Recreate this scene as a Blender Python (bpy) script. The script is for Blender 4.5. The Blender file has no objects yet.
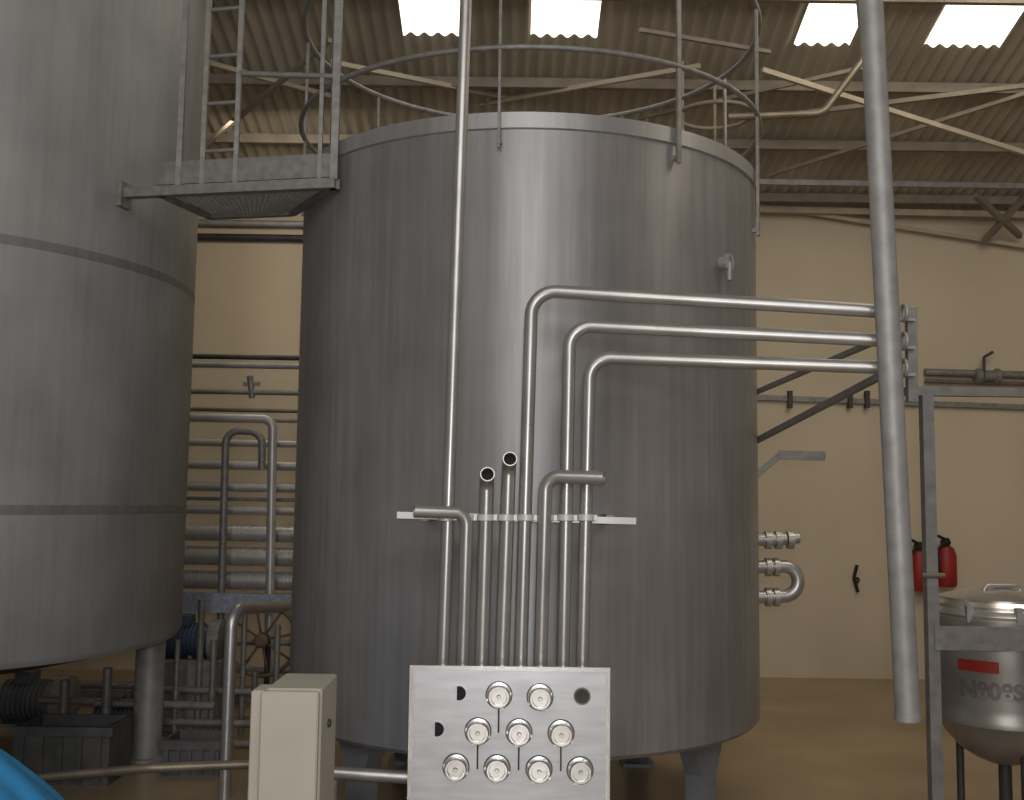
import bpy, math, random
from mathutils import Vector, Matrix, noise
random.seed(4)
scene=bpy.context.scene
scene.view_settings.view_transform='Standard'
V=Vector
EYE=1.65
# ---------------------------------------------------------------- camera
cd=bpy.data.cameras.new("camera"); cam=bpy.data.objects.new("camera",cd)
scene.collection.objects.link(cam); scene.camera=cam
cd.sensor_width=36; cd.lens=36*1062/1024; cd.clip_start=.05
CM=Matrix.Translation((0,0,EYE))@Matrix.Rotation(math.radians(95.38),4,'X')@Matrix.Rotation(math.radians(.7),4,'Z')
cam.matrix_world=CM
def W(px,py,Y):
    """world point seen in direction (px,py) of the survey photo, at world depth Y"""
    d=CM.to_3x3()@V(((px-512)/1062,(400-py)/1062,-1))
    return V((0,0,EYE))+d*(Y/d.y)
# ---------------------------------------------------------------- materials
def newmat(n):
    m=bpy.data.materials.new(n); m.use_nodes=True
    nt=m.node_tree; return m,nt,nt.nodes["Principled BSDF"]
def coords(nt,scale):
    tc=nt.nodes.new("ShaderNodeTexCoord"); mp=nt.nodes.new("ShaderNodeMapping")
    mp.inputs["Scale"].default_value=scale
    nt.links.new(tc.outputs["Object"],mp.inputs["Vector"]); return mp
def noisy(nt,scale,ns,detail,c1,c2,p1=.3,p2=.7):
    mp=coords(nt,scale); nz=nt.nodes.new("ShaderNodeTexNoise")
    nz.inputs["Scale"].default_value=ns; nz.inputs["Detail"].default_value=detail
    nt.links.new(mp.outputs[0],nz.inputs["Vector"])
    cr=nt.nodes.new("ShaderNodeValToRGB"); e=cr.color_ramp.elements
    e[0].position=p1; e[1].position=p2; e[0].color=(*c1,1); e[1].color=(*c2,1)
    nt.links.new(nz.outputs["Fac"],cr.inputs["Fac"]); return nz,cr
def mat(n,c1,c2=None,metal=0,rough=.5,scale=(1,1,1),ns=6,detail=4,bump=0,emit=None):
    m,nt,b=newmat(n); c2=c2 or tuple(x*.8 for x in c1)
    nz,cr=noisy(nt,scale,ns,detail,c2,c1)
    nt.links.new(cr.outputs[0],b.inputs["Base Color"])
    b.inputs["Metallic"].default_value=metal; b.inputs["Roughness"].default_value=rough
    if bump:
        bp=nt.nodes.new("ShaderNodeBump"); bp.inputs["Strength"].default_value=bump; bp.inputs["Distance"].default_value=.02
        nt.links.new(nz.outputs["Fac"],bp.inputs["Height"]); nt.links.new(bp.outputs[0],b.inputs["Normal"])
    if emit:
        b.inputs["Emission Color"].default_value=(*emit[:3],1); b.inputs["Emission Strength"].default_value=emit[3]
    return m
def tanksteel(n,c1,c2,rough,aniso=.6,metal=.68):
    m,nt,b=newmat(n)
    # faint vertical run marks
    nz,cr=noisy(nt,(11,11,.45),2.6,9,c2,c1,.22,.80)
    # cloudy mottling and fine speckle
    n2,cr2=noisy(nt,(1,1,.8),2.6,10,(.80,.80,.80),(1.06,1.05,1.04),.30,.70)
    mx=nt.nodes.new("ShaderNodeMix"); mx.data_type='RGBA'; mx.blend_type='MULTIPLY'; mx.inputs[0].default_value=1
    nt.links.new(cr.outputs[0],mx.inputs[6]); nt.links.new(cr2.outputs[0],mx.inputs[7])
    nt.links.new(mx.outputs[2],b.inputs["Base Color"])
    mr=nt.nodes.new("ShaderNodeMapRange"); mr.inputs[3].default_value=rough-.04; mr.inputs[4].default_value=rough+.06
    nt.links.new(n2.outputs["Fac"],mr.inputs[0]); nt.links.new(mr.outputs[0],b.inputs["Roughness"])
    b.inputs["Metallic"].default_value=metal
    b.inputs["Anisotropic"].default_value=aniso; b.inputs["Anisotropic Rotation"].default_value=.25
    tg=nt.nodes.new("ShaderNodeTangent"); tg.direction_type='RADIAL'; tg.axis='Z'
    nt.links.new(tg.outputs[0],b.inputs["Tangent"])
    bp=nt.nodes.new("ShaderNodeBump"); bp.inputs["Strength"].default_value=.025; bp.inputs["Distance"].default_value=.01
    nt.links.new(nz.outputs["Fac"],bp.inputs["Height"]); nt.links.new(bp.outputs[0],b.inputs["Normal"])
    return m
M={}
M['tank']=tanksteel("tank_steel",(.37,.362,.365),(.265,.26,.264),.45,.78,.48)
M['tank2']=tanksteel("tank_steel_satin",(.41,.412,.415),(.34,.343,.346),.55,.4,.35)
M['pipe']=mat("pipe_steel",(.50,.49,.475),(.40,.39,.38),.72,.36,(1,1,1),5)
M['pale']=mat("pale_pipe_steel",(.54,.53,.51),(.42,.41,.39),.4,.42,(1,1,1),5)
M['panel']=mat("panel_steel",(.64,.645,.67),(.52,.525,.55),.75,.36,(1,1,6),5,6)
M['cap']=mat("cap_steel",(.80,.79,.76),(.68,.67,.64),.9,.25)
M['galv']=mat("galvanised_steel",(.28,.27,.255),(.19,.183,.172),.4,.55,(1,1,1),20,5,.05)
M['galvl']=mat("light_galvanised_pipe",(.40,.395,.385),(.30,.295,.288),.35,.55,(1,1,1),14,6,.08)
M['legp']=mat("leg_paint",(.20,.21,.225),(.16,.165,.18),.2,.55,(1,1,1),4,4)
M['grate']=mat("grating_zinc",(.46,.45,.43),(.36,.35,.34),.1,.6,(1,1,1),14,6)
M['bare']=mat("aged_pipe",(.24,.205,.15),(.16,.13,.10),.5,.45,(1,1,1),8)
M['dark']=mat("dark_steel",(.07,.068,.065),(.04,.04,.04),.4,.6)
M['letter']=mat("letter_steel",(.16,.15,.14),(.12,.11,.10),.3,.5)
M['black']=mat("black_bore",(.012,.012,.012),(.008,.008,.008),0,.8)
M['beam']=mat("roof_steel_cream",(.46,.40,.295),(.35,.305,.225),0,.6,(1,1,1),5)
M['beamd']=mat("roof_steel_dull",(.26,.225,.17),(.18,.155,.12),0,.7)
M['wall']=mat("cream_wall_paint",(.57,.485,.355),(.515,.435,.315),0,.8,(1,1,.6),1.2,6,.05)
M['wallg']=mat("grey_wall_paint",(.42,.41,.41),(.36,.35,.355),0,.8,(1,1,.6),1.2,6,.05)
M['floor']=mat("worn_concrete",(.38,.285,.175),(.24,.175,.10),.0,.30,(1,1,1),1.3,8,.05)
M['roof']=mat("fibre_cement_roof",(.44,.385,.295),(.31,.27,.205),0,.85,(1,.4,1),2.5,5)
M['sky']=mat("translucent_sheet",(.9,.9,.85),(.8,.8,.75),0,.5,(1,1,1),3,3,0,(1,.96,.84,2.3))
M['cab']=mat("cabinet_paint",(.48,.45,.385),(.43,.40,.34),0,.5)
M['blue']=mat("blue_tarpaulin",(.05,.38,.80),(.04,.30,.66),0,.55,(1,1,1),3)
M['bluem']=mat("blue_motor_paint",(.06,.09,.15),(.04,.055,.09),0,.5)
M['red']=mat("red_paint",(.36,.02,.015),(.24,.015,.01),0,.5)
M['grey']=mat("grey_plastic",(.12,.12,.12),(.07,.07,.072),0,.6,(1,1,1),9,6)
M['tray']=mat("zinc_tray",(.36,.39,.46),(.22,.25,.31),.3,.5,(1,1,1),40)
M['rust']=mat("rusty_wheel",(.20,.14,.09),(.12,.09,.06),.3,.6)
M['white']=mat("white_clamp",(.68,.68,.66),(.56,.56,.54),.2,.45)
# ---------------------------------------------------------------- geometry accumulator
class G:
    def __init__(s): s.v=[]; s.f=[]; s.sm=[]
    def add(s,vs,fs,smooth=False):
        o=len(s.v); s.v+= [V(x) for x in vs]
        for f in fs: s.f.append([o+i for i in f]); s.sm.append(smooth)
        return s
    def bar(s,a,b,w,h,up=V((0,0,1))):
        a=V(a);b=V(b);d=(b-a).normalized()
        if abs(d.dot(up))>.99: up=V((0,1,0))
        x=d.cross(up).normalized(); y=x.cross(d).normalized()
        vs=[]
        for p in (a,b):
            for i,j in((-1,-1),(1,-1),(1,1),(-1,1)): vs.append(p+x*i*w/2+y*j*h/2)
        return s.add(vs,[(3,2,1,0),(4,5,6,7),(0,1,5,4),(1,2,6,5),(2,3,7,6),(3,0,4,7)])
    def box(s,lo,hi,rot=0,bev=0):
        c=(V(lo)+V(hi))/2; e=(V(hi)-V(lo))/2
        R=Matrix.Rotation(rot,3,'Z'); vs=[];fs=[]
        if bev<=0:
            for k in(-1,1):
                for i,j in((-1,-1),(1,-1),(1,1),(-1,1)): vs.append(c+R@V((i*e.x,j*e.y,k*e.z)))
            return s.add(vs,[(3,2,1,0),(4,5,6,7),(0,1,5,4),(1,2,6,5),(2,3,7,6),(3,0,4,7)])
        out=[]
        for z,t in [(-e.z,bev),(-e.z+bev,0),(e.z-bev,0),(e.z,bev)]:
            ring=[]
            for i,j in((-1,-1),(1,-1),(1,1),(-1,1)):
                ring+=[V((i*(e.x-t-bev),j*(e.y-t),z)),V((i*(e.x-t),j*(e.y-t-bev),z))]
            ring.sort(key=lambda p: math.atan2(p.y/e.y,p.x/e.x)); out+=[c+R@p for p in ring]
        for k in range(3):
            for i in range(8): j=(i+1)%8; fs.append((k*8+i,k*8+j,k*8+8+j,k*8+8+i))
        fs.append(tuple(range(7,-1,-1))); fs.append(tuple(range(24,32)))
        return s.add(out,fs)
    def tube(s,pts,r,bend=0,n=16,hollow=False,closed=False,radii=None):
        P=[V(p) for p in pts]
        if bend>0 and not closed:
            Q=[P[0]]
            for i in range(1,len(P)-1):
                a=(P[i-1]-P[i]); b=(P[i+1]-P[i]); la,lb=a.length,b.length; a.normalize(); b.normalize()
                ang=a.angle(b); 
                if ang>3.1: Q.append(P[i]); continue
                t=min(bend/math.tan(ang/2),la*.49 if i>1 else la*.95,lb*.49 if i<len(P)-2 else lb*.95); rr=t*math.tan(ang/2)
                cen=P[i]+(a+b).normalized()*(rr/math.sin(ang/2))
                u=P[i]+a*t-cen; w=P[i]+b*t-cen; tot=u.angle(w); k=8
                ax=u.cross(w).normalized()
                for q in range(k+1): Q.append(cen+Matrix.Rotation(tot*q/k,3,ax)@u)
            Q.append(P[-1]); P=Q
        N=len(P); T=[]
        for i in range(N):
            if closed: t=P[(i+1)%N]-P[i-1]
            else: t=P[min(i+1,N-1)]-P[max(i-1,0)]
            T.append(t.normalized())
        x=T[0].orthogonal().normalized()
        if closed: x=V((0,0,1)) if abs(T[0].z)<.9 else x
        fr=[]
        for i in range(N):
            x=(x-T[i]*x.dot(T[i])).normalized(); fr.append((x.copy(),T[i].cross(x)))
        vs=[];fs=[]
        for i in range(N):
            ra=radii[i] if radii else r
            for k in range(n):
                a=2*math.pi*k/n; vs.append(P[i]+fr[i][0]*math.cos(a)*ra+fr[i][1]*math.sin(a)*ra)
        for i in range(N if closed else N-1):
            j=(i+1)%N
            for k in range(n): l=(k+1)%n; fs.append((i*n+k,i*n+l,j*n+l,j*n+k))
        s.add(vs,fs,True)
        if not closed:
            if hollow:
                ri=r*.86; dp=r*1.2
                for e,sg in((0,1),(N-1,-1)):
                    vs=[];fs=[]
                    for k in range(n):
                        a=2*math.pi*k/n; d=fr[e][0]*math.cos(a)+fr[e][1]*math.sin(a)
                        vs+= [P[e]+d*r,P[e]+d*ri,P[e]+T[e]*sg*dp+d*ri]
                    for k in range(n):
                        l=(k+1)%n
                        q=[(k*3,l*3,l*3+1,k*3+1),(k*3+1,l*3+1,l*3+2,k*3+2)]
                        fs+= [t[::sg] for t in q]
                    fs.append([k*3+2 for k in range(n)])
                    s.add(vs,fs)
            else:
                s.add(vs[:n],[tuple(range(n-1,-1,-1))]); s.add(vs[-n:],[tuple(range(n))])
        return s
    def ring(s,c,R,r,axis='Z',a0=0,a1=360,n=64,m=10):
        full=abs(a1-a0)>=360; pts=[]
        k=n if full else n+1
        for i in range(k):
            a=math.radians(a0+(a1-a0)*i/n)
            if axis=='Z': o=V((math.cos(a)*R,math.sin(a)*R,0))
            elif axis=='Y': o=V((math.cos(a)*R,0,math.sin(a)*R))
            else: o=V((0,math.cos(a)*R,math.sin(a)*R))
            pts.append(V(c)+o)
        return s.tube(pts,r,0,m,closed=full)
    def lathe(s,c,prof,axis='Z',n=48,smooth=True):
        """prof list of (radius, height)."""
        vs=[];fs=[];c=V(c)
        for r,h in prof:
            for k in range(n):
                a=2*math.pi*k/n
                if axis=='Z': vs.append(c+V((r*math.cos(a),r*math.sin(a),h)))
                elif axis=='Y': vs.append(c+V((r*math.cos(a),-h,r*math.sin(a))))
                else: vs.append(c+V((h,r*math.cos(a),r*math.sin(a))))
        for i in range(len(prof)-1):
            for k in range(n): l=(k+1)%n; fs.append((i*n+k,i*n+l,i*n+n+l,i*n+n+k))
        s.add(vs,fs,smooth)
        s.add(vs[:n],[tuple(range(n-1,-1,-1))]); s.add(vs[-n:],[tuple(range(n))])
        return s
WL={}
def finish(o,name,parent,label,cat,group,kind,loc):
    scene.collection.objects.link(o); WL[o.name]=V(loc)
    o.location=loc
    if parent:
        o.parent=parent; o.matrix_parent_inverse=Matrix.Translation(-WL[parent.name])
    if label: o["label"]=label
    if cat and not parent: o["category"]=cat
    if group: o["group"]=group
    if kind: o["kind"]=kind
    return o
import bmesh
def obj(name,g,m,parent=None,label=None,cat=None,group=None,kind=None,base=False):
    lo=V([min(v[i] for v in g.v) for i in range(3)]); hi=V([max(v[i] for v in g.v) for i in range(3)])
    c=(lo+hi)/2
    me=bpy.data.meshes.new(name); me.from_pydata([v-c for v in g.v],[],g.f); me.update()
    me.polygons.foreach_set("use_smooth",g.sm)
    bm=bmesh.new(); bm.from_mesh(me); bmesh.ops.remove_doubles(bm,verts=bm.verts,dist=1e-5)
    bmesh.ops.recalc_face_normals(bm,faces=bm.faces)
    for e in bm.edges:
        if len(e.link_faces)==2 and e.calc_face_angle(0)>math.radians(38): e.smooth=False
    bm.to_mesh(me); bm.free()
    me.materials.append(M[m] if isinstance(m,str) else m)
    o=bpy.data.objects.new(name,me)
    return finish(o,name,parent,label,cat,group,kind,c)
def empty(name,loc,label,cat,group=None):
    o=bpy.data.objects.new(name,None); o.empty_display_size=.1
    return finish(o,name,None,label,cat,group,None,loc)
# ================================================================ ROOM
WY=10.3; EAVE=4.56; SL=.268; XW=7.5; RID=2.0; YB=-7.0
def rz(Y): return EAVE+SL*(WY-Y) if Y>=RID else EAVE+SL*(WY-RID)-SL*(RID-Y)
obj("floor",G().box((-XW-.2,YB-.2,-.1),(XW+.2,WY+.2,0)),'floor',kind='structure',label="worn brown concrete floor")
obj("wall_back",G().box((-XW-.2,WY,0),(XW+.2,WY+.2,EAVE+.1)),'wall',kind='structure',label="cream painted masonry wall")
for nm,x0,x1 in(("wall_left",-XW-.2,-XW),("wall_right",XW,XW+.2)):
    g=G(); pr=[(YB,0),(WY,0),(WY,EAVE),(RID,rz(RID)),(YB,rz(YB))]
    vs=[(x0,y,z) for y,z in pr]+[(x1,y,z) for y,z in pr]
    g.add(vs,[(0,1,2,3,4),(9,8,7,6,5)]+[(i,(i+1)%5,5+(i+1)%5,5+i) for i in range(5)])
    obj(nm,g,'wallg',kind='structure',label="grey painted side wall")
g=G(); dx0,dx1,dz=-.9,1.2,4.0
g.box((-XW-.2,YB-.2,0),(dx0,YB,rz(YB))); g.box((dx1,YB-.2,0),(XW+.2,YB,rz(YB))); g.box((dx0,YB-.2,dz),(dx1,YB,rz(YB)))
obj("wall_front",g,'wallg',kind='structure',label="grey painted wall with a tall open doorway")
zones=[(-.87,-.42,6.3,7.87),(.11,.62,6.3,7.87),(2.15,2.58,6.3,7.93),(3.16,3.74,6.3,7.93)]
ZY=7.95
PIT=.105
def corr(x0,x1,y0,y1,dz=0,ny=1):
    g=G(); n=max(2,int(round((x1-x0)/PIT*8))); vs=[];fs=[]
    for j in range(ny+1):
        y=y0+(y1-y0)*j/ny
        for i in range(n+1):
            x=x0+(x1-x0)*i/n; vs.append((x,y,rz(y)+dz+.016*math.sin(2*math.pi*x/PIT)))
    for j in range(ny):
        for i in range(n): a=j*(n+1)+i; fs.append((a,a+1,a+n+2,a+n+1))
    return g.add(vs,fs,True)
g=G()
def addc(x0,x1,y0,y1):
    h=corr(x0,x1,y0,y1); g.add(h.v,h.f,True)
addc(-XW-.2,XW+.2,ZY,WY+.15); addc(-XW-.2,XW+.2,RID,6.3); addc(-XW-.2,XW+.2,YB-.2,RID)
xs=[-XW-.2]
for z in zones: xs+=[z[0],z[1]]
xs.append(XW+.2)
for i in range(0,len(xs),2): addc(xs[i],xs[i+1],6.3,ZY)
for z in zones:
    if z[3]<ZY: addc(z[0],z[1],z[3],ZY)
obj("ceiling",g,'roof',kind='structure',label="underside of a corrugated fibre cement roof")
for i,z in enumerate(zones):
    obj(f"window_{i+1}",corr(z[0],z[1],z[2],z[3]),'sky',kind='structure',label="bright translucent corrugated skylight sheet")
k=1
def trim(g,m,label):
    global k
    obj(f"trim_{k}",g,m,kind='structure',label=label); k+=1
for Y in(10.0,9.15,8.35,7.35,6.2,4.9,3.4):
    trim(G().bar((-XW,Y,rz(Y)-.06),(XW,Y,rz(Y)-.06),.045,.08),'beamd',"steel roof purlin")
for a,b,w,m in [((762,70,7.6),(1040,158,8.6),.032,'beam'),((1040,84,7.9),(762,118,8.6),.03,'beamd'),
    ((330,62,7.8),(560,108,8.9),.03,'beam'),((470,106,8.8),(700,66,7.8),.03,'beam'),
    ((205,62,7.6),(330,96,8.4),.03,'beam'),((200,150,8.8),(330,40,7.4),.03,'beamd'),((640,30,7.4),(770,52,7.8),.025,'beamd'),
    ((640,118,8.9),(880,64,7.7),.025,'beamd'),((770,175,9.4),(1030,92,7.9),.025,'beamd'),
    ((755,182,9.4),(1060,187,9.4),.04,'galv'),((740,209,10.15),(1060,216,10.15),.05,'beam'),((755,205,10.2),(1060,252,10.2),.03,'beam'),
    ((985,240,10.1),(1040,180,9.4),.045,'beamd'),((975,195,9.5),(1020,236,10.1),.045,'beamd')]:
    trim(G().bar(W(*a),W(*b),w,w*1.2),m,"thin steel roof bracing member")
# ================================================================ MAIN TANK
TC=V((.085,6.03,0)); TR=1.28; ZB=.51; ZT=3.425
tank=empty("storage_tank",(TC.x,TC.y,0),"tall cylindrical brushed stainless steel tank on legs behind the pipes","tank")
obj("shell",G().lathe(TC,[(TR-.02,ZB),(TR,ZB+.02),(TR,ZT-.01),(TR-.01,ZT)],n=160),'tank',tank)
rimm=tanksteel("rim_steel",(.44,.435,.435),(.35,.345,.345),.45,.6,.55)
obj("top_rim",G().lathe(TC,[(TR+.002,ZT-.075),(TR+.012,ZT-.07),(TR+.012,ZT+.004),(TR-.03,ZT+.008)],n=160),rimm,tank)
obj("roof_cone",G().lathe(TC,[(TR-.02,ZT),(.3,ZT+.12),(.25,ZT+.2),(.02,ZT+.22)],n=96),'tank',tank)
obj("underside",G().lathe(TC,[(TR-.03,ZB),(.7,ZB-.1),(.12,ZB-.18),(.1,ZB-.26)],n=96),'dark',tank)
for ang in(-42,-133,50,130):
    a=math.radians(ang); d=V((math.cos(a),math.sin(a),0)); p=TC+d*(TR-.14); t=V((-d.y,d.x,0))
    g=G()
    for zz0,zz1,w0,w1 in((.02,ZB-.16,.05,.06),(ZB-.16,ZB+.0,.06,.13)):
        vs=[]
        for z,w_ in((zz0,w0),(zz1,w1)):
            for i,j in((-1,-1),(1,-1),(1,1),(-1,1)): vs.append(p+t*i*w_+d*j*.05+V((0,0,z)))
        g.add(vs,[(3,2,1,0),(4,5,6,7),(0,1,5,4),(1,2,6,5),(2,3,7,6),(3,0,4,7)])
    g.bar(p,p+V((0,0,.02)),.2,.2)
    obj("leg",g,'legp',tank)
p=W(722,272,5.45)
g=G(); a=math.atan2(p.y-TC.y,p.x-TC.x)-.22; d=V((math.cos(a),math.sin(a),0)); q=TC+d*TR+V((0,0,p.z-.02))
g.tube([q-d*.02,q+d*.05],.03,n=20); g.tube([q+d*.035,q+d*.05],.042,n=20); g.tube([q+d*.045,q+d*.045-V((0,0,.09))],.012,n=10)
obj("sample_fitting",g,'galvl',tank)
# ---- left tank
T2=V((-3.42,6.1,0)); R2=1.5; Z2B=.83; Z2T=4.86
tank2=empty("storage_tank",(T2.x,T2.y,0),"large satin stainless steel tank with dark weld bands on round legs","tank")
obj("shell",G().lathe(T2,[(R2-.03,Z2B),(R2,Z2B+.04),(R2,Z2T)],n=160),'tank2',tank2)
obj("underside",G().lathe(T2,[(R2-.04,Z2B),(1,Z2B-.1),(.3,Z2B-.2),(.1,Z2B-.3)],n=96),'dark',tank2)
obj("top_dome",G().lathe(T2,[(R2-.01,Z2T),(1.1,Z2T+.1),(.5,Z2T+.16),(.05,Z2T+.18)],n=96),'tank2',tank2)
wb=tanksteel("weld_band_steel",(.27,.27,.27),(.20,.20,.20),.55,.3,.4)
for z in(1.575,2.86):
    obj("weld_band",G().lathe(T2,[(R2+.0003,z-.024),(R2+.0012,z-.018),(R2+.0012,z+.018),(R2+.0003,z+.024)],n=160),wb,tank2)
def leg2(x,y):
    g=G().tube([(x,y,.02),(x,y,Z2B)],.09,n=28); g.lathe((x,y,0),[(.13,0),(.13,.015),(.10,.02)],n=28)
    obj("leg",g,'galvl',tank2)
for ang,rr in((34,1.38),(-75,1.25),(105,1.25),(180,1.25)):
    leg2(T2.x+math.cos(math.radians(ang))*rr,T2.y+math.sin(math.radians(ang))*rr)
# ================================================================ TANK-TOP GUARD RAIL
rail=empty("guard_rail",(TC.x,TC.y,ZT),"circular tubular handrail standing around the tank top","railing")
RR=TR+.03
obj("mid_rail",G().ring((TC.x,TC.y,EYE+2.08),RR,.014,n=96),'galv',rail)
obj("top_rail",G().ring((TC.x,TC.y,EYE+2.68),RR,.016,n=96),'galv',rail)
for ang,low,wd in((-140,.2,.03),(-97,.17,.012),(-58,.17,.024),(-22,.36,.03),(20,.15,.02),(60,.15,.02),(84,.15,.02),(98,.15,.02),(140,.15,.02),(180,.15,.02)):
    a=math.radians(ang); d=V((math.cos(a),math.sin(a),0)); q=TC+d*(TR+.03)
    g=G().bar(q+V((0,0,ZT-low)),q+V((0,0,EYE+2.68)),wd,.014,up=d)
    g.bar(q-d*.03+V((0,0,ZT-low+.03)),q+V((0,0,ZT-low+.03)),.02,.02)
    obj("post",g,'galv',rail)
cc=V((1.40,7.22,0))
cage=empty("ladder_cage",(cc.x,cc.y,0),"tall hooped safety ladder of thin steel behind the tank","ladder")
for z in(3.4,4.35): obj("hoop",G().ring((cc.x,cc.y,z),.26,.014,n=40),'beamd',cage)
for a in(80,200):
    q=cc+V((math.cos(math.radians(a)),math.sin(math.radians(a)),0))*.26
    obj("stile",G().tube([q,q+V((0,0,4.7))],.012,n=10),'beamd',cage)
obj("overhead_pipe",G().tube([W(728,117,6.3),W(822,114,6.3),W(864,58,6.3),W(855,-60,6.3),V((W(855,-60,6.3).x,6.3,rz(6.3)-.02))],.022,.12,14),'bare',label="thin overhead pipe running out from the tank railing and bending upward",cat="pipe")
# ================================================================ PLATFORM
plat=empty("walkway_platform",W(220,180,5.1),"small galvanised steel grating walkway bridging the two tanks","platform")
zp=3.20
A=V((-2.03,5.36,zp)); B=V((-.885,5.14,zp)); C=V((-1.21,5.66,zp)); D=V((-1.68,5.75,zp))
dx=(B-A).normalized()
obj("toe_board",G().bar(A.lerp(B,.17)+V((0,0,.095)),B+V((0,0,.095)),.012,.12),'galv',plat)
g=G().bar(A,B,.05,.05); g.bar(A+V((0,0,-.01)),A+V((0,0,-.01))+dx*.03,.1,.13)
obj("edge_beam",g,'galv',plat)
obj("side_beam",G().bar(B,C,.04,.05),'galv',plat)
obj("back_beam",G().bar(C,D,.04,.05),'galv',plat)
obj("side_beam",G().bar(A.lerp(B,.19),D,.04,.05),'galv',plat)
g=G(); A2=A.lerp(B,.19)
for i in range(24):
    t=(i+.5)/24; g.bar(A2.lerp(B,t),D.lerp(C,t),.010,.012)
for i in range(13):
    t=(i+.5)/13; g.bar(A2.lerp(D,t)+V((0,0,.002)),B.lerp(C,t)+V((0,0,.002)),.012,.010)
obj("grating",g,'grate',plat)
pr=empty("platform_railing",A.lerp(B,.5),"tubular guard rail and ladder frame on the walkway platform","railing")
def onedge(px,y1,w=.03,mm='galv',nm="post"):
    u=(px-512)/1062; t=(u*A.y-A.x)/((B.x-A.x)-u*(B.y-A.y)); q=A.lerp(B,t)
    obj(nm,G().bar(V((q.x,q.y,zp+.02)),V((q.x,q.y,y1)),w,w),mm,pr); return q
q1=onedge(168,4.35,.028); q2=onedge(327,4.45,.036,'galv')
q3=onedge(226,4.45,.024); q4=onedge(192,4.45,.024); q5=onedge(312,4.45,.02)
for z in(3.40,3.65,3.9,4.15,4.4):
    obj("rung",G().tube([V((q4.x,q4.y,z)),V((q3.x,q3.y,z))],.011,n=10),'galv',pr)
obj("top_rail",G().tube([V((q3.x,q3.y,3.80)),V((q2.x,q2.y,3.75))],.015,n=12),'galv',pr)
obj("top_rail",G().tube([V((q1.x,q1.y,4.33)),V((q2.x,q2.y,4.33))],.015,n=12),'galv',pr)
# ================================================================ PROCESS PIPES IN FRONT OF TANK
PY=4.45; r=.0255
gp="stainless process pipes in front of the tank"
def pipe(pts,label,rr=r,bend=.075,hollow=True,m='pipe',nm="process_pipe",group=gp):
    o=obj(nm,G().tube(pts,rr,bend,20,hollow=hollow),m,label=label,cat="pipe",group=group)
    if hollow:
        me=o.data; me.materials.append(M['black'])
        for p in me.polygons:
            if len(p.vertices)>6: p.material_index=1
    return o
def toroof(a,b):
    """extend line a->b until it meets the roof"""
    d=b-a; 
    t=(rz(b.y)-.03-b.z)/d.z; return b+d*t
YL=720
a=W(441,YL,PY); b=W(467,-30,PY)
pipe([a,b,toroof(a,b)],"long straight stainless pipe rising above the tank top",.026)
pipe([W(461,YL,PY),W(467,513,PY-.02),W(414,511,PY-.07)],"stainless pipe with an elbow ending in a short horizontal stub",.026,.05)
def endpipe(x0,x1,yt,lab):
    top=W(x1,yt+10,PY)
    pipe([W(x0,YL,PY),top,top+V((.004,-.105,.022))],lab,.030,.055)
endpipe(480,487,470,"stainless pipe with an open end facing forward")
endpipe(500,509,455,"taller stainless pipe with an open end facing forward")
pipe([W(519,YL,PY),W(532,290,PY),W(895,312,PY-.25)],"tall stainless pipe bending sideways in the highest long run",.028,.10)
pipe([W(539,YL,PY),W(546,476,PY-.03),W(604,478,PY-.10)],"stainless pipe with an elbow ending in a short open stub",.028,.06)
pipe([W(562,YL,PY),W(570,325,PY),W(895,341,PY-.25)],"stainless pipe bending sideways in the middle long run",.027,.09)
pipe([W(581,YL,PY),W(590,357,PY),W(895,368,PY-.25)],"stainless pipe bending sideways in the lowest long run",.027,.09)
sb=empty("pipe_support_bar",W(516,518,PY+.06),"flat steel bar with clamps holding the row of vertical pipes","bracket")
ybar=PY+.04
obj("bar",G().bar(W(397,515,ybar),W(636,521,ybar),.012,.028),'pale',sb)
for x in(425,610):
    q=W(x,518,ybar); yt=TC.y-math.sqrt(TR**2-(q.x-TC.x)**2)
    obj("stand_off",G().bar(q,V((q.x,yt+.002,q.z)),.03,.025),'galv',sb)
for x in(446,466,486,506,526,546,566,586):
    q=W(x,517.5,PY)
    g=G().lathe(q,[(.030,-.014),(.036,-.012),(.036,.012),(.030,.014)],n=24)
    g.bar(q+V((.030,-.0,0)),q+V((.046,0,0)),.03,.022)
    obj("clamp",g,'white',sb)
arm=empty("cantilever_bracket",W(830,380,5.2),"welded steel cantilever bracket carrying the long pipe runs","bracket")
e1=W(888,336,4.30); e2=W(888,372,4.30)
obj("strut",G().bar(W(752,394,5.85),e1,.025,.022),'galv',arm)
obj("strut",G().bar(W(752,443,5.85),e2,.025,.028),'galv',arm)
obj("upright",G().bar(W(911,308,4.28),W(912,402,4.28),.04,.035),'galv',arm)
for y in(313,341,368):
    g=G().bar(W(886,y+6,4.25),W(914,y+7,4.25),.03,.012); g.ring(W(904,y,4.22),.032,.008,'X',n=20,m=8)
    obj("pipe_clip",g,'galvl',arm)
arm2=empty("angle_arm",W(790,460,5.9),"short steel angle arm welded to the tank side","bracket")
obj("strut",G().bar(W(753,478,5.95),W(781,454,5.9),.025,.03),'galv',arm2)
obj("flat_end",G().bar(W(778,455,5.9),W(825,456,5.8),.03,.05),'galv',arm2)
a=W(908,720,4.1); b=W(869,-40,4.1)
pole=empty("vertical_downpipe",a,"thick pale galvanised vertical pipe with an open lower end","pipe")
obj("tube",G().tube([a,b,toroof(a,b)],.046,0,28,hollow=True),'galvl',pole)
obj("collar",G().tube([W(907.5,712,4.1),W(908,720.5,4.1)],.049,0,28),'galvl',pole)
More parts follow.
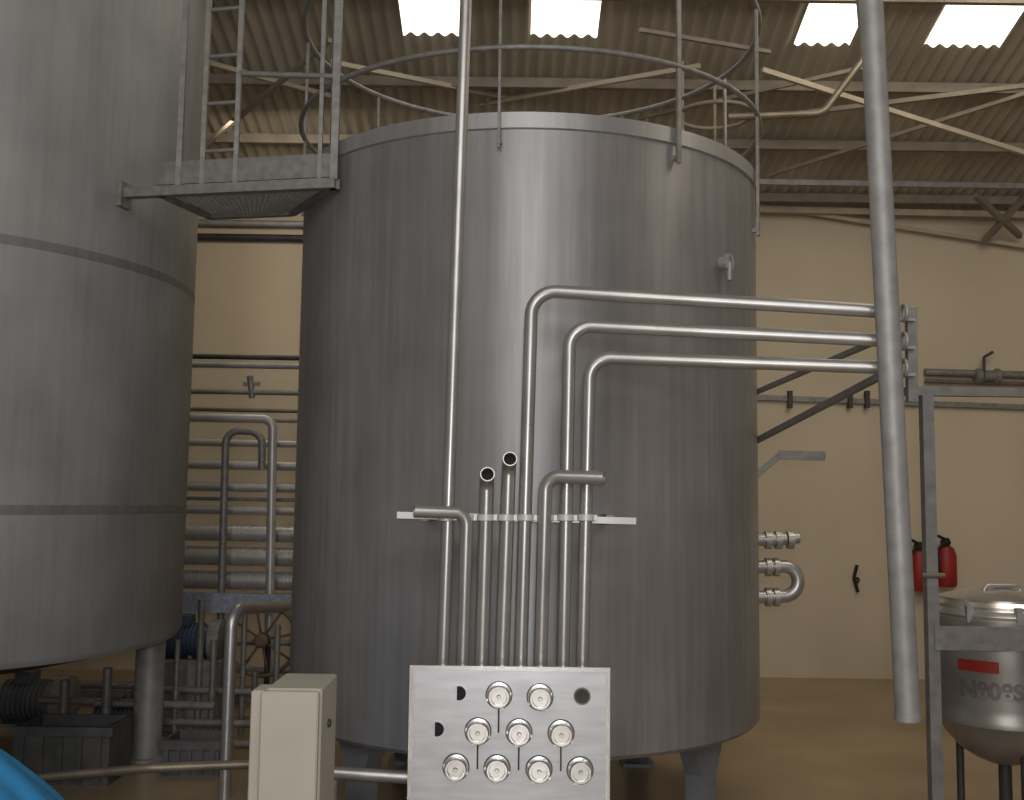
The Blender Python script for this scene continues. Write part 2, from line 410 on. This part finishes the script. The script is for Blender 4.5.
# ================================================================ VALVES ON TANK SIDE
vs_=empty("outlet_fitting",W(765,570,6.0),"stainless outlet stubs with clamp unions and U-bend on tank","pipe fitting")
Y=6.0
obj("upper_stub",G().tube([W(754,540,Y),W(786,539,Y)],.034,0,24,hollow=True),'pipe',vs_)
for x in(768,778,790):
    a=W(x-3,540,Y);b=W(x+3,540,Y); obj("clamp_union",G().tube([a,b],.05,0,24),'pipe',vs_)
obj("stub_nozzle",G().tube([W(788,539,Y),W(799,538,Y)],.03,0,20,hollow=True),'pipe',vs_)
obj("u_bend",G().tube([W(754,567,Y),W(798,566,Y),W(798,596,Y),W(754,597,Y)],.036,.085,24),'pipe',vs_)
for x,y in((768,567),(776,567),(768,597),(776,597)):
    obj("clamp_union",G().tube([W(x-2.5,y,Y),W(x+2.5,y,Y)],.052,0,24),'pipe',vs_)
# ================================================================ MANIFOLD PANEL
QY=4.32
pan=empty("manifold_panel",V((W(510,700,QY).x,QY,0)),"stainless steel swing-bend panel with rows of capped ports","control panel")
a=W(411,665,QY); b=W(609,669,QY)
zt=(a.z+b.z)/2; x0,x1=a.x,b.x; zb=.34
obj("plate",G().box((x0,QY,zb),(x1,QY+.03,zt),bev=.004),'panel',pan)
g=G()
g.box((x0-.004,QY-.008,zt-.014),(x1+.004,QY+.034,zt+.003)); g.box((x0-.004,QY-.008,zb),(x0+.012,QY+.034,zt-.014)); g.box((x1-.012,QY-.008,zb),(x1+.004,QY+.034,zt-.014))
g.box((x0-.004,QY-.008,zb-.02),(x1+.004,QY+.034,zb))
obj("frame",g,'cap',pan)
for x in(x0+.06,x1-.06):
    obj("stand_leg",G().box((x-.02,QY+.04,0),(x+.02,QY+.08,zt-.05)),'galv',pan)
caps=[(499,695),(540,697),(478,731),(519,732),(561,733),(456,767),(497,768),(539,769),(580,770)]
opens=[(459,693),(582,696),(437,729)]
for x,y in caps:
    q=W(x,y,QY)
    g=G().lathe(q,[(.050,0),(.050,.008),(.036,.010),(.036,.022),(.042,.024),(.045,.030),(.045,.047),(.040,.054),(.032,.054),(.030,.044),(.009,.044),(.006,.050)],'Y',n=32)
    for i in range(4):
        t=math.pi/4+i*math.pi/2+x; g.bar(q+V((math.cos(t)*.044,-.030,math.sin(t)*.044)),q+V((math.cos(t)*.044,-.044,math.sin(t)*.044)),.014,.010)
    c=obj("port_cap",g,'cap',pan,label="round screwed port cap")
    obj("gasket",G().lathe(q,[(.054,-.001),(.054,.003),(.050,.003)],'Y',n=32),'dark',c,label="dark rubber gasket ring")
    if (x,y) in((499,695),(478,731),(519,732),(561,733)):
        obj("locking_pin",G().tube([q+V((0,-.008,-.046)),q+V((0,-.008,-.145))],.0032,0,8),'dark',c,label="thin dark hanging pin")
for i,(x,y) in enumerate(opens):
    q=W(x,y,QY)
    g=G().lathe(q,[(.034,-.002),(.034,.008),(.028,.008),(.028,-.002)],'Y',n=32)
    c=obj("open_port",g,'panel' if i!=1 else 'bare',pan,label="open round port")
    obj("bore",G().lathe(q,[(.030,0),(.030,.007),(.002,.0065)],'Y',n=32),'black' if i!=1 else 'dark',c,label="dark open bore")
    if i!=1:
        obj("half_disc",G().box(q+V((-.028,-.012,-.026)),q+V((-.008,-.009,.026))),'panel',c)
# ================================================================ CABINET
cb=empty("electrical_cabinet",(-.72,3.55,0),"beige painted steel electrical cabinet on a stand","cabinet")
top=W(318,690,3.35).z
xl=W(262,700,3.35).x; xr=W(319,700,3.35).x
obj("body",G().box((xl+.005,3.37,.28),(xr+.005,3.66,top),bev=.006),'cab',cb)
obj("door",G().box((xl-.003,3.34,.285),(xr,3.368,top-.005),bev=.005),'cab',cb)
obj("side_plate",G().box((xl-.042,3.38,.28),(xl+.003,3.50,top-.01),bev=.004),'cab',cb)
q=V((xr+.005,3.5,top-.13))
obj("lock",G().lathe(q,[(.013,0),(.013,.008),(.008,.010)],'X',n=20),'dark',cb)
obj("stand",G().box((xl+.04,3.45,0),(xr-.03,3.62,.28)),'dark',cb)
lp=empty("low_pipe",W(375,775,4.9),"short low stainless pipe on a stand under the tank","pipe")
obj("tube",G().tube([W(322,772,4.9),W(425,778,4.9)],.030,0,18),'pipe',lp)
for x in(335,418): obj("stand",G().tube([W(x,775,4.9),V((W(x,775,4.9).x,4.9,0))],.015,0,12),'galv',lp)
# ================================================================ BACKGROUND PIPE RACK
HY=8.4; gb="horizontal pipes racked between the tanks"
rows=[(357,.020,'dark'),(365,.026,'galvl'),(392,.020,'galv'),(410,.016,'bare'),(420,.014,'galv'),(443,.028,'pale'),(465,.036,'pale'),(487,.036,'pale'),(499,.014,'galv'),(510,.034,'pale'),(533,.064,'pale'),(556,.074,'pale'),(580,.072,'pale'),(598,.04,'galvl')]
for y,rr,m in rows:
    a=W(120,y-2,HY); b=W(345,y+2,HY)
    if rr>.05:
        pts=[];rd=[]; n_=60
        for i in range(n_):
            for dt,q in((.0,1),(.45,1),(.55,.95),(.95,.95)): pts.append(a.lerp(b,(i+dt)/n_)); rd.append(rr*q)
        g=G().tube(pts,rr,0,20,radii=rd)
    else: g=G().tube([a,b],rr,0,20)
    obj("rack_pipe",g,m,label="horizontal "+("thick ribbed pale" if rr>.05 else "slim brown" if m=='bare' else "slim steel")+" pipe on the rack",cat="pipe",group=gb)
rk=empty("pipe_rack",W(250,600,8.6),"steel uprights carrying the stacked horizontal pipes","rack")
for x in(150,330): obj("upright",G().bar(V((W(x,600,8.47).x,8.47,0)),V((W(x,600,8.47).x,8.47,2.95)),.06,.06),'galv',rk)
for y in(222,236): obj("wall_conduit",G().tube([W(150,y,10.25),W(345,y+3,10.25)],.035,0,14),'dark' if y==236 else 'galvl',label="horizontal conduit on the wall below the roof",cat="conduit",group="conduits below the roof edge")
obj("looped_pipe",G().tube([W(170,417,8.1),W(273,419,8.1),V((W(268,690,8.1).x,8.1,.3)),V((W(268,690,8.1).x,8.1,0))],.034,.08,18),'pale',label="stainless pipe turning from horizontal to vertical",cat="pipe")
obj("looped_pipe",G().tube([V((W(222,612,8.0).x,8.0,0)),W(226,430,8.0),W(262,432,8.0),W(262,470,8.0)],.028,.10,18),'galv',label="slim grey pipe with an inverted U loop",cat="pipe")
obj("valve_tee",G().tube([W(250,376,8.4),W(252,398,8.4)],.024,0,14).bar(W(243,384,8.4),W(260,384,8.4),.03,.03),'galv',label="small valve body on the rack pipes",cat="valve")
tr=G()
a=W(150,603,7.9); b=W(335,607,7.9)
tr.bar(a,b,.16,.008); tr.bar(a+V((0,-.08,.02)),b+V((0,-.08,.02)),.008,.14); tr.bar(a+V((0,.08,.03)),b+V((0,.08,.03)),.008,.07)
for i in range(28):
    t=(i+.5)/28; q=a.lerp(b,t); tr.bar(q+V((-.012,-.086,.045)),q+V((.012,-.086,.045)),.004,.02)
obj("cable_tray",tr,'tray',label="perforated zinc cable tray under the pipes",cat="cable tray")
for x,y0,Y,rr in((202,600,7.6,.024),(108,668,6.9,.028),(190,655,7.7,.02),(178,640,7.2,.018),(245,612,7.6,.02),(214,640,7.3,.022),(65,680,7.2,.03),(278,625,7.3,.02),(128,690,7.9,.03),(160,672,8.1,.025),(228,660,8.25,.03),(255,672,7.3,.02)):
    p=W(x,y0,Y); obj("floor_post",G().tube([p,V((p.x,Y,0))],rr,0,14),'galv',label="thin vertical pipe standing on the floor",cat="pipe",group="thin standing pipes")
for x0_,x1_,y,Y in((150,296,668,8.15),(165,290,690,7.55),(95,215,703,7.0),(60,200,684,8.3),(165,292,722,7.2),(40,140,700,7.35),(180,296,640,8.2),(235,296,744,6.9)):
    obj("low_pipe_run",G().tube([W(x0_,y,Y),W(x1_,y+3,Y)],.024,0,14),'galv',label="low horizontal grey pipe among the machinery",cat="pipe",group="low pipes among the machinery")
obj("drop_pipe",G().tube([V((W(228,700,6.0).x,6.0,0)),W(232,609,6.0),W(287,606,6.6)],.034,.1,18),'pipe',label="stainless pipe with elbow dropping to the floor",cat="pipe")
wh=empty("spoked_wheel",W(262,648,7.7),"rusty spoked handwheel on a pipe stem","wheel")
c=W(262,640,7.7)
obj("rim",G().ring(c,.25,.016,'Y',n=48),'rust',wh)
obj("hub",G().lathe(c,[(.05,-.05),(.05,.05),(.03,.06)],'Y',n=24),'rust',wh)
for i in range(8):
    t=i*math.pi/4+.2; obj("spoke",G().tube([c,c+V((math.cos(t)*.25,0,math.sin(t)*.25))],.009,0,8),'rust',wh)
obj("stem",G().tube([c+V((0,.03,0)),V((c.x,7.9,c.z)),V((c.x,7.9,0))],.02,.05,12),'dark',wh)
def pump(x,y,Y,lab,mm,s=1):
    c=W(x,y,Y); pm=empty("pump",V((c.x,Y,0)),lab,"pump","pumps beneath the pipe rack")
    pf=[(.03,-.16),(.11,-.15)]
    for i in range(9): pf+=[(.125,-.14+i*.03),(.125,-.13+i*.03),(.11,-.128+i*.03),(.11,-.112+i*.03)]
    pf+=[(.1,.15),(.03,.16)]
    obj("motor",G().lathe(c,[(a*s,b*s) for a,b in pf],'X',n=28),mm,pm)
    obj("pump_head",G().lathe(c+V((.2*s,0,0)),[(.05*s,-.05*s),(.15*s,-.03*s),(.15*s,.05*s),(.06*s,.07*s)],'X',n=28),'galv',pm)
    obj("terminal_box",G().box((c.x-.07*s,c.y-.07*s,c.z+.10*s),(c.x+.03*s,c.y+.07*s,c.z+.18*s),bev=.006),mm,pm)
    obj("plinth",G().box((c.x-.22*s,c.y-.14*s,0),(c.x+.28*s,c.y+.14*s,c.z-.12*s),bev=.01),'galv',pm)
pump(188,640,7.75,"dull blue electric pump with finned motor on a plinth",'bluem')
pump(30,700,7.9,"grey electric pump with finned motor on a plinth",'grey',1.2)
pump(118,722,7.4,"grey electric pump with finned motor on a plinth",'grey',1.0)
def crate(x,y0,Y,w,d,m='grey',lab="dark grey plastic crate on the floor"):
    p=W(x,y0,Y); h=p.z; e=empty("storage_crate",(p.x,Y,0),lab,"crate","crates under the tank")
    g=G(); t=.02
    g.box((p.x-w/2,Y-d/2,0),(p.x+w/2,Y-d/2+t,h)); g.box((p.x-w/2,Y+d/2-t,0),(p.x+w/2,Y+d/2,h))
    g.box((p.x-w/2,Y-d/2+t,0),(p.x-w/2+t,Y+d/2-t,h)); g.box((p.x+w/2-t,Y-d/2+t,0),(p.x+w/2,Y+d/2-t,h)); g.box((p.x-w/2+t,Y-d/2+t,0),(p.x+w/2-t,Y+d/2-t,.02))
    for i in range(5): xx=p.x-w/2+w*(i+.5)/5; g.box((xx-.012,Y-d/2-.015,.02),(xx+.012,Y-d/2,h-.04))
    obj("body",g,m,e); obj("rim",G().box((p.x-w/2-.02,Y-d/2-.02,h-.05),(p.x+w/2+.02,Y-d/2,h)),m,e)
crate(75,720,6.4,.55,.36); crate(198,735,6.6,.34,.3); crate(200,690,8.9,.5,.4,'galv',"grey metal box standing on the floor"); crate(95,685,8.9,.8,.4,'galv',"grey metal box standing on the floor"); crate(262,690,8.9,.45,.4,'galv',"grey metal box standing on the floor")
obj("hose_pipe",G().tube([W(40,778,5.2),W(150,768,5.2),W(252,764,5.3)],.022,.2,14),'bare',label="brown pipe lying low across the floor beside the tank leg",cat="pipe")
# ================================================================ BLUE TARP (draped heap)
bm=bmesh.new(); tc=W(-84,780,4.3); tc.y=4.3
NR,NA=28,96; Hh=.67; RT=.76; rows_=[]
ctr=bm.verts.new((0,0,Hh))
for i in range(1,NR+1):
    row=[]
    for kk in range(NA):
        a=2*math.pi*kk/NA; fold=1+.035*math.sin(a*9+2*math.sin(a*2))*(i/NR)+.03*math.sin(a*23)*(i/NR)**2
        rr=RT*i/NR*fold
        z=Hh*(1-(i/NR)**2.4)+.03*noise.noise(V((math.cos(a)*i*.15,math.sin(a)*i*.15,1.7)))*(1-i/NR)*2
        row.append(bm.verts.new((rr*math.cos(a),rr*math.sin(a),max(0,z))))
    rows_.append(row)
for kk in range(NA): bm.faces.new((ctr,rows_[0][kk],rows_[0][(kk+1)%NA]))
for i in range(NR-1):
    for kk in range(NA): l=(kk+1)%NA; bm.faces.new((rows_[i][kk],rows_[i+1][kk],rows_[i+1][l],rows_[i][l]))
me=bpy.data.meshes.new("tarpaulin"); bm.to_mesh(me); bm.free()
for p in me.polygons: p.use_smooth=True
me.materials.append(M['blue']); o=bpy.data.objects.new("tarpaulin",me)
finish(o,"tarpaulin",None,"bright blue plastic tarpaulin draped over a heap","tarpaulin",None,None,(tc.x,4.3,0))
# ================================================================ RIGHT SIDE
rl=empty("wall_rail",W(820,400,10.2),"thin horizontal metal rail with small hooks on the wall","rail")
obj("rail",G().bar(W(745,397,10.27),W(1045,408,10.27),.05,.05),'galv',rl)
for x in(790,850,867): obj("hook",G().bar(W(x,391,10.23),W(x,408,10.23),.04,.06),'dark',rl)
for y,rr in((372,.035),(381,.02)):
    obj("wall_pipe",G().tube([W(925,y,10.24),W(1060,y+4,10.24)],rr,0,16),'bare' if rr<.03 else 'galv',label="horizontal pipe along the wall",cat="pipe",group="pipes along the wall")
vv=empty("wall_valve",W(984,372,10.2),"grey pipe valve with lever on the wall pipe","valve")
obj("body",G().lathe(W(975,376,10.2),[(.05,0),(.075,.02),(.075,.05),(.05,.08),(.05,.18),(.075,.2),(.075,.23),(.05,.25)],'X',n=24),'galv',vv)
obj("lever",G().tube([W(984,378,10.15),W(984,357,10.15),W(993,352,10.15)],.014,.03,10),'dark',vv)
hk=empty("hanging_cord",W(857,565,10.2),"short black cord hanging from a nail on the wall","cord")
obj("cord",G().tube([W(857,565,10.27),W(854,578,10.27),W(858,592,10.27)],.016,.08,10),'black',hk)
obj("cord_end",G().lathe(W(857,580,10.27),[(.015,-.03),(.03,0),(.015,.03)],'Y',n=16),'dark',hk)
def ext(px,py):
    yy=10.2; p=W(px,py,yy); e=empty("fire_extinguisher",(p.x,yy,p.z-.35),"red fire extinguisher with black head on the wall","fire extinguisher","wall fire extinguishers")
    b=V((p.x,yy,p.z-.27))
    obj("cylinder",G().lathe(b,[(.08,0),(.095,.02),(.095,.30),(.07,.37),(.025,.39)],n=28),'red',e)
    obj("head",G().lathe(b,[(.035,.38),(.05,.42),(.03,.46)],n=20).bar(b+V((-.02,-.02,.45)),b+V((-.09,-.05,.48)),.03,.02),'black',e)
    obj("hose",G().tube([b+V((-.03,-.05,.42)),b+V((-.11,-.08,.34)),b+V((-.10,-.09,.10))],.014,.06,10),'black',e)
ext(919,562); ext(946,558)
f0=W(931,600,4.75); FX0=f0.x; FX1=FX0+.95; FZ=W(930,396,4.75).z; FY=4.75
fr=empty("steel_frame",V((FX0+.4,FY,0)),"grey square tube goalpost frame beside the vessel","frame")
for x in(FX0,FX1):
    obj("post",G().bar((x,FY,0),(x,FY,FZ),.05,.05),'galv',fr)
    obj("foot_plate",G().box((x-.08,FY-.08,0),(x+.08,FY+.08,.012)),'galv',fr)
obj("top_beam",G().bar((FX0-.09,FY,FZ+.02),(FX1+.1,FY,FZ+.02),.05,.04),'galv',fr)
zs=W(980,638,FY).z
obj("cross_beam",G().bar((FX0,FY-.01,zs),(FX1,FY-.01,zs),.05,.10),'galv',fr)
obj("clamp_bolt",G().tube([(FX0-.05,FY-.03,W(930,575,FY).z),(FX0+.05,FY-.03,W(930,575,FY).z)],.012,0,10),'bare',fr)
# vessel
VY=5.25
vc=V((W(1003,700,VY).x,VY,0))
def vz(py): return W(1003,py,VY).z
vx=empty("pressure_vessel",V((vc.x,vc.y,0)),"polished stainless vessel with domed clamped lid and embossed lettering","keg")
RV=.31
vm=mat("vessel_steel",(.36,.34,.315),(.26,.245,.225),.6,.38,(1,1,1),4)
obj("body",G().lathe(vc,[(.07,vz(762)),(.13,vz(757)),(.20,vz(748)),(.26,vz(734)),(.285,vz(725)),(RV+.005,vz(718)),(RV+.006,vz(712)),(RV-.002,vz(708)),(RV,vz(700)),(RV,vz(665)),(RV+.004,vz(652)),(RV,vz(640)),(RV,vz(625)),(RV+.012,vz(622)),(RV+.012,vz(616)),(RV-.02,vz(610))],n=72),vm,vx)
obj("lid",G().lathe(vc,[(RV,vz(616)),(RV+.008,vz(612)),(RV,vz(608)),(RV-.01,vz(606)),(RV-.01,vz(603)),(RV-.03,vz(599)),(RV-.03,vz(597)),(.2,vz(592)),(.08,vz(589)),(.05,vz(587))],n=72),'cap',vx)
obj("outlet_stem",G().lathe(vc,[(.05,0),(.05,.01),(.03,.02),(.03,vz(756))],n=24),'dark',vx)
for a in(-90,30,150):
    t=math.radians(a); q=vc+V((math.cos(t)*.2,math.sin(t)*.2,0)); obj("foot",G().tube([q,q+V((0,0,vz(742)))],.018,0,12),'dark',vx)
for a in(-140,-100,-60,-20,60,120):
    t=math.radians(a); q=vc+V((math.cos(t)*RV,math.sin(t)*RV,0))
    obj("lid_clamp",G().bar(q+V((0,0,vz(618))),q+V((0,0,vz(602))),.03,.03),'galvl',vx)
obj("lifting_handle",G().tube([vc+V((-.1,-.05,vz(594))),vc+V((-.1,-.05,vz(585))),vc+V((.08,-.05,vz(585))),vc+V((.08,-.05,vz(594)))],.010,.03,12),'pipe',vx)
cu=bpy.data.curves.new("t",'FONT'); cu.body="N808S"; cu.size=.105; cu.extrude=.003; cu.align_x='CENTER'; cu.align_y='CENTER'; cu.space_character=1.0; cu.offset=.003
to=bpy.data.objects.new("t",cu); scene.collection.objects.link(to)
bpy.context.view_layer.update()
me=bpy.data.meshes.new_from_object(to.evaluated_get(bpy.context.evaluated_depsgraph_get()))
g=G(); th0=math.atan2(-vc.y,-vc.x)-.16
vv_=[]
for v in me.vertices:
    t=th0+v.co.x/RV; R_=RV+.004+v.co.z
    vv_.append(V((vc.x+math.cos(t)*R_,vc.y+math.sin(t)*R_,vz(683)+v.co.y)))
g.add(vv_,[tuple(p.vertices) for p in me.polygons])
bpy.data.objects.remove(to)
obj("lettering",g,'letter',vx,label="dark raised characters N808S")
g=G(); vs=[];fs=[]
for i in range(13):
    t=th0-.48+i*.05
    for z in(vz(654)-0,vz(665)+0): vs.append(V((vc.x+math.cos(t)*(RV+.007),vc.y+math.sin(t)*(RV+.007),z)))
for i in range(12): fs.append((2*i,2*i+2,2*i+3,2*i+1))
obj("red_label",g.add(vs,fs,True),'red',vx,label="small red label")
# ================================================================ LIGHTS
def area(n,loc,target,sx,sy,e,col):
    l=bpy.data.lights.new(n,'AREA'); l.shape='RECTANGLE'; l.size=sx; l.size_y=sy; l.energy=e; l.color=col
    o=bpy.data.objects.new(n,l); scene.collection.objects.link(o); o.location=loc
    o.rotation_euler=(V(target)-V(loc)).to_track_quat('-Z','Y').to_euler(); return o
area("doorway_daylight",(.15,YB-.1,2.7),(.15,5,2.9),.7,2.6,135,(.99,.98,1))
area("overhead_fill",(3.3,4.6,5.3),(4.2,10.3,1.0),2.6,1.6,60,(1,.88,.70))  # added warm fill to brighten the back wall, not an actual fixture
area("overhead_fill",(-2.0,8.2,4.6),(-1.8,10.3,1.0),.9,.7,17,(1,.88,.72))  # small added fill for the pipe rack gap between the tanks
area("overhead_fill",(-.3,-1.5,5.0),(0,6,1.2),7.0,2.0,145,(1,.985,.97))  # wide soft front fill, added to lift the tank sides
fl=bpy.data.lights.new("camera_flash",'POINT'); fl.energy=115; fl.shadow_soft_size=.05; fl.color=(1,.99,.98)
fo=bpy.data.objects.new("camera_flash",fl); scene.collection.objects.link(fo); fo.location=(.05,-.02,EYE+.1)
w=bpy.data.worlds.new("world"); scene.world=w; w.use_nodes=True
w.node_tree.nodes["Background"].inputs[0].default_value=(.8,.87,1,1); w.node_tree.nodes["Background"].inputs[1].default_value=.6
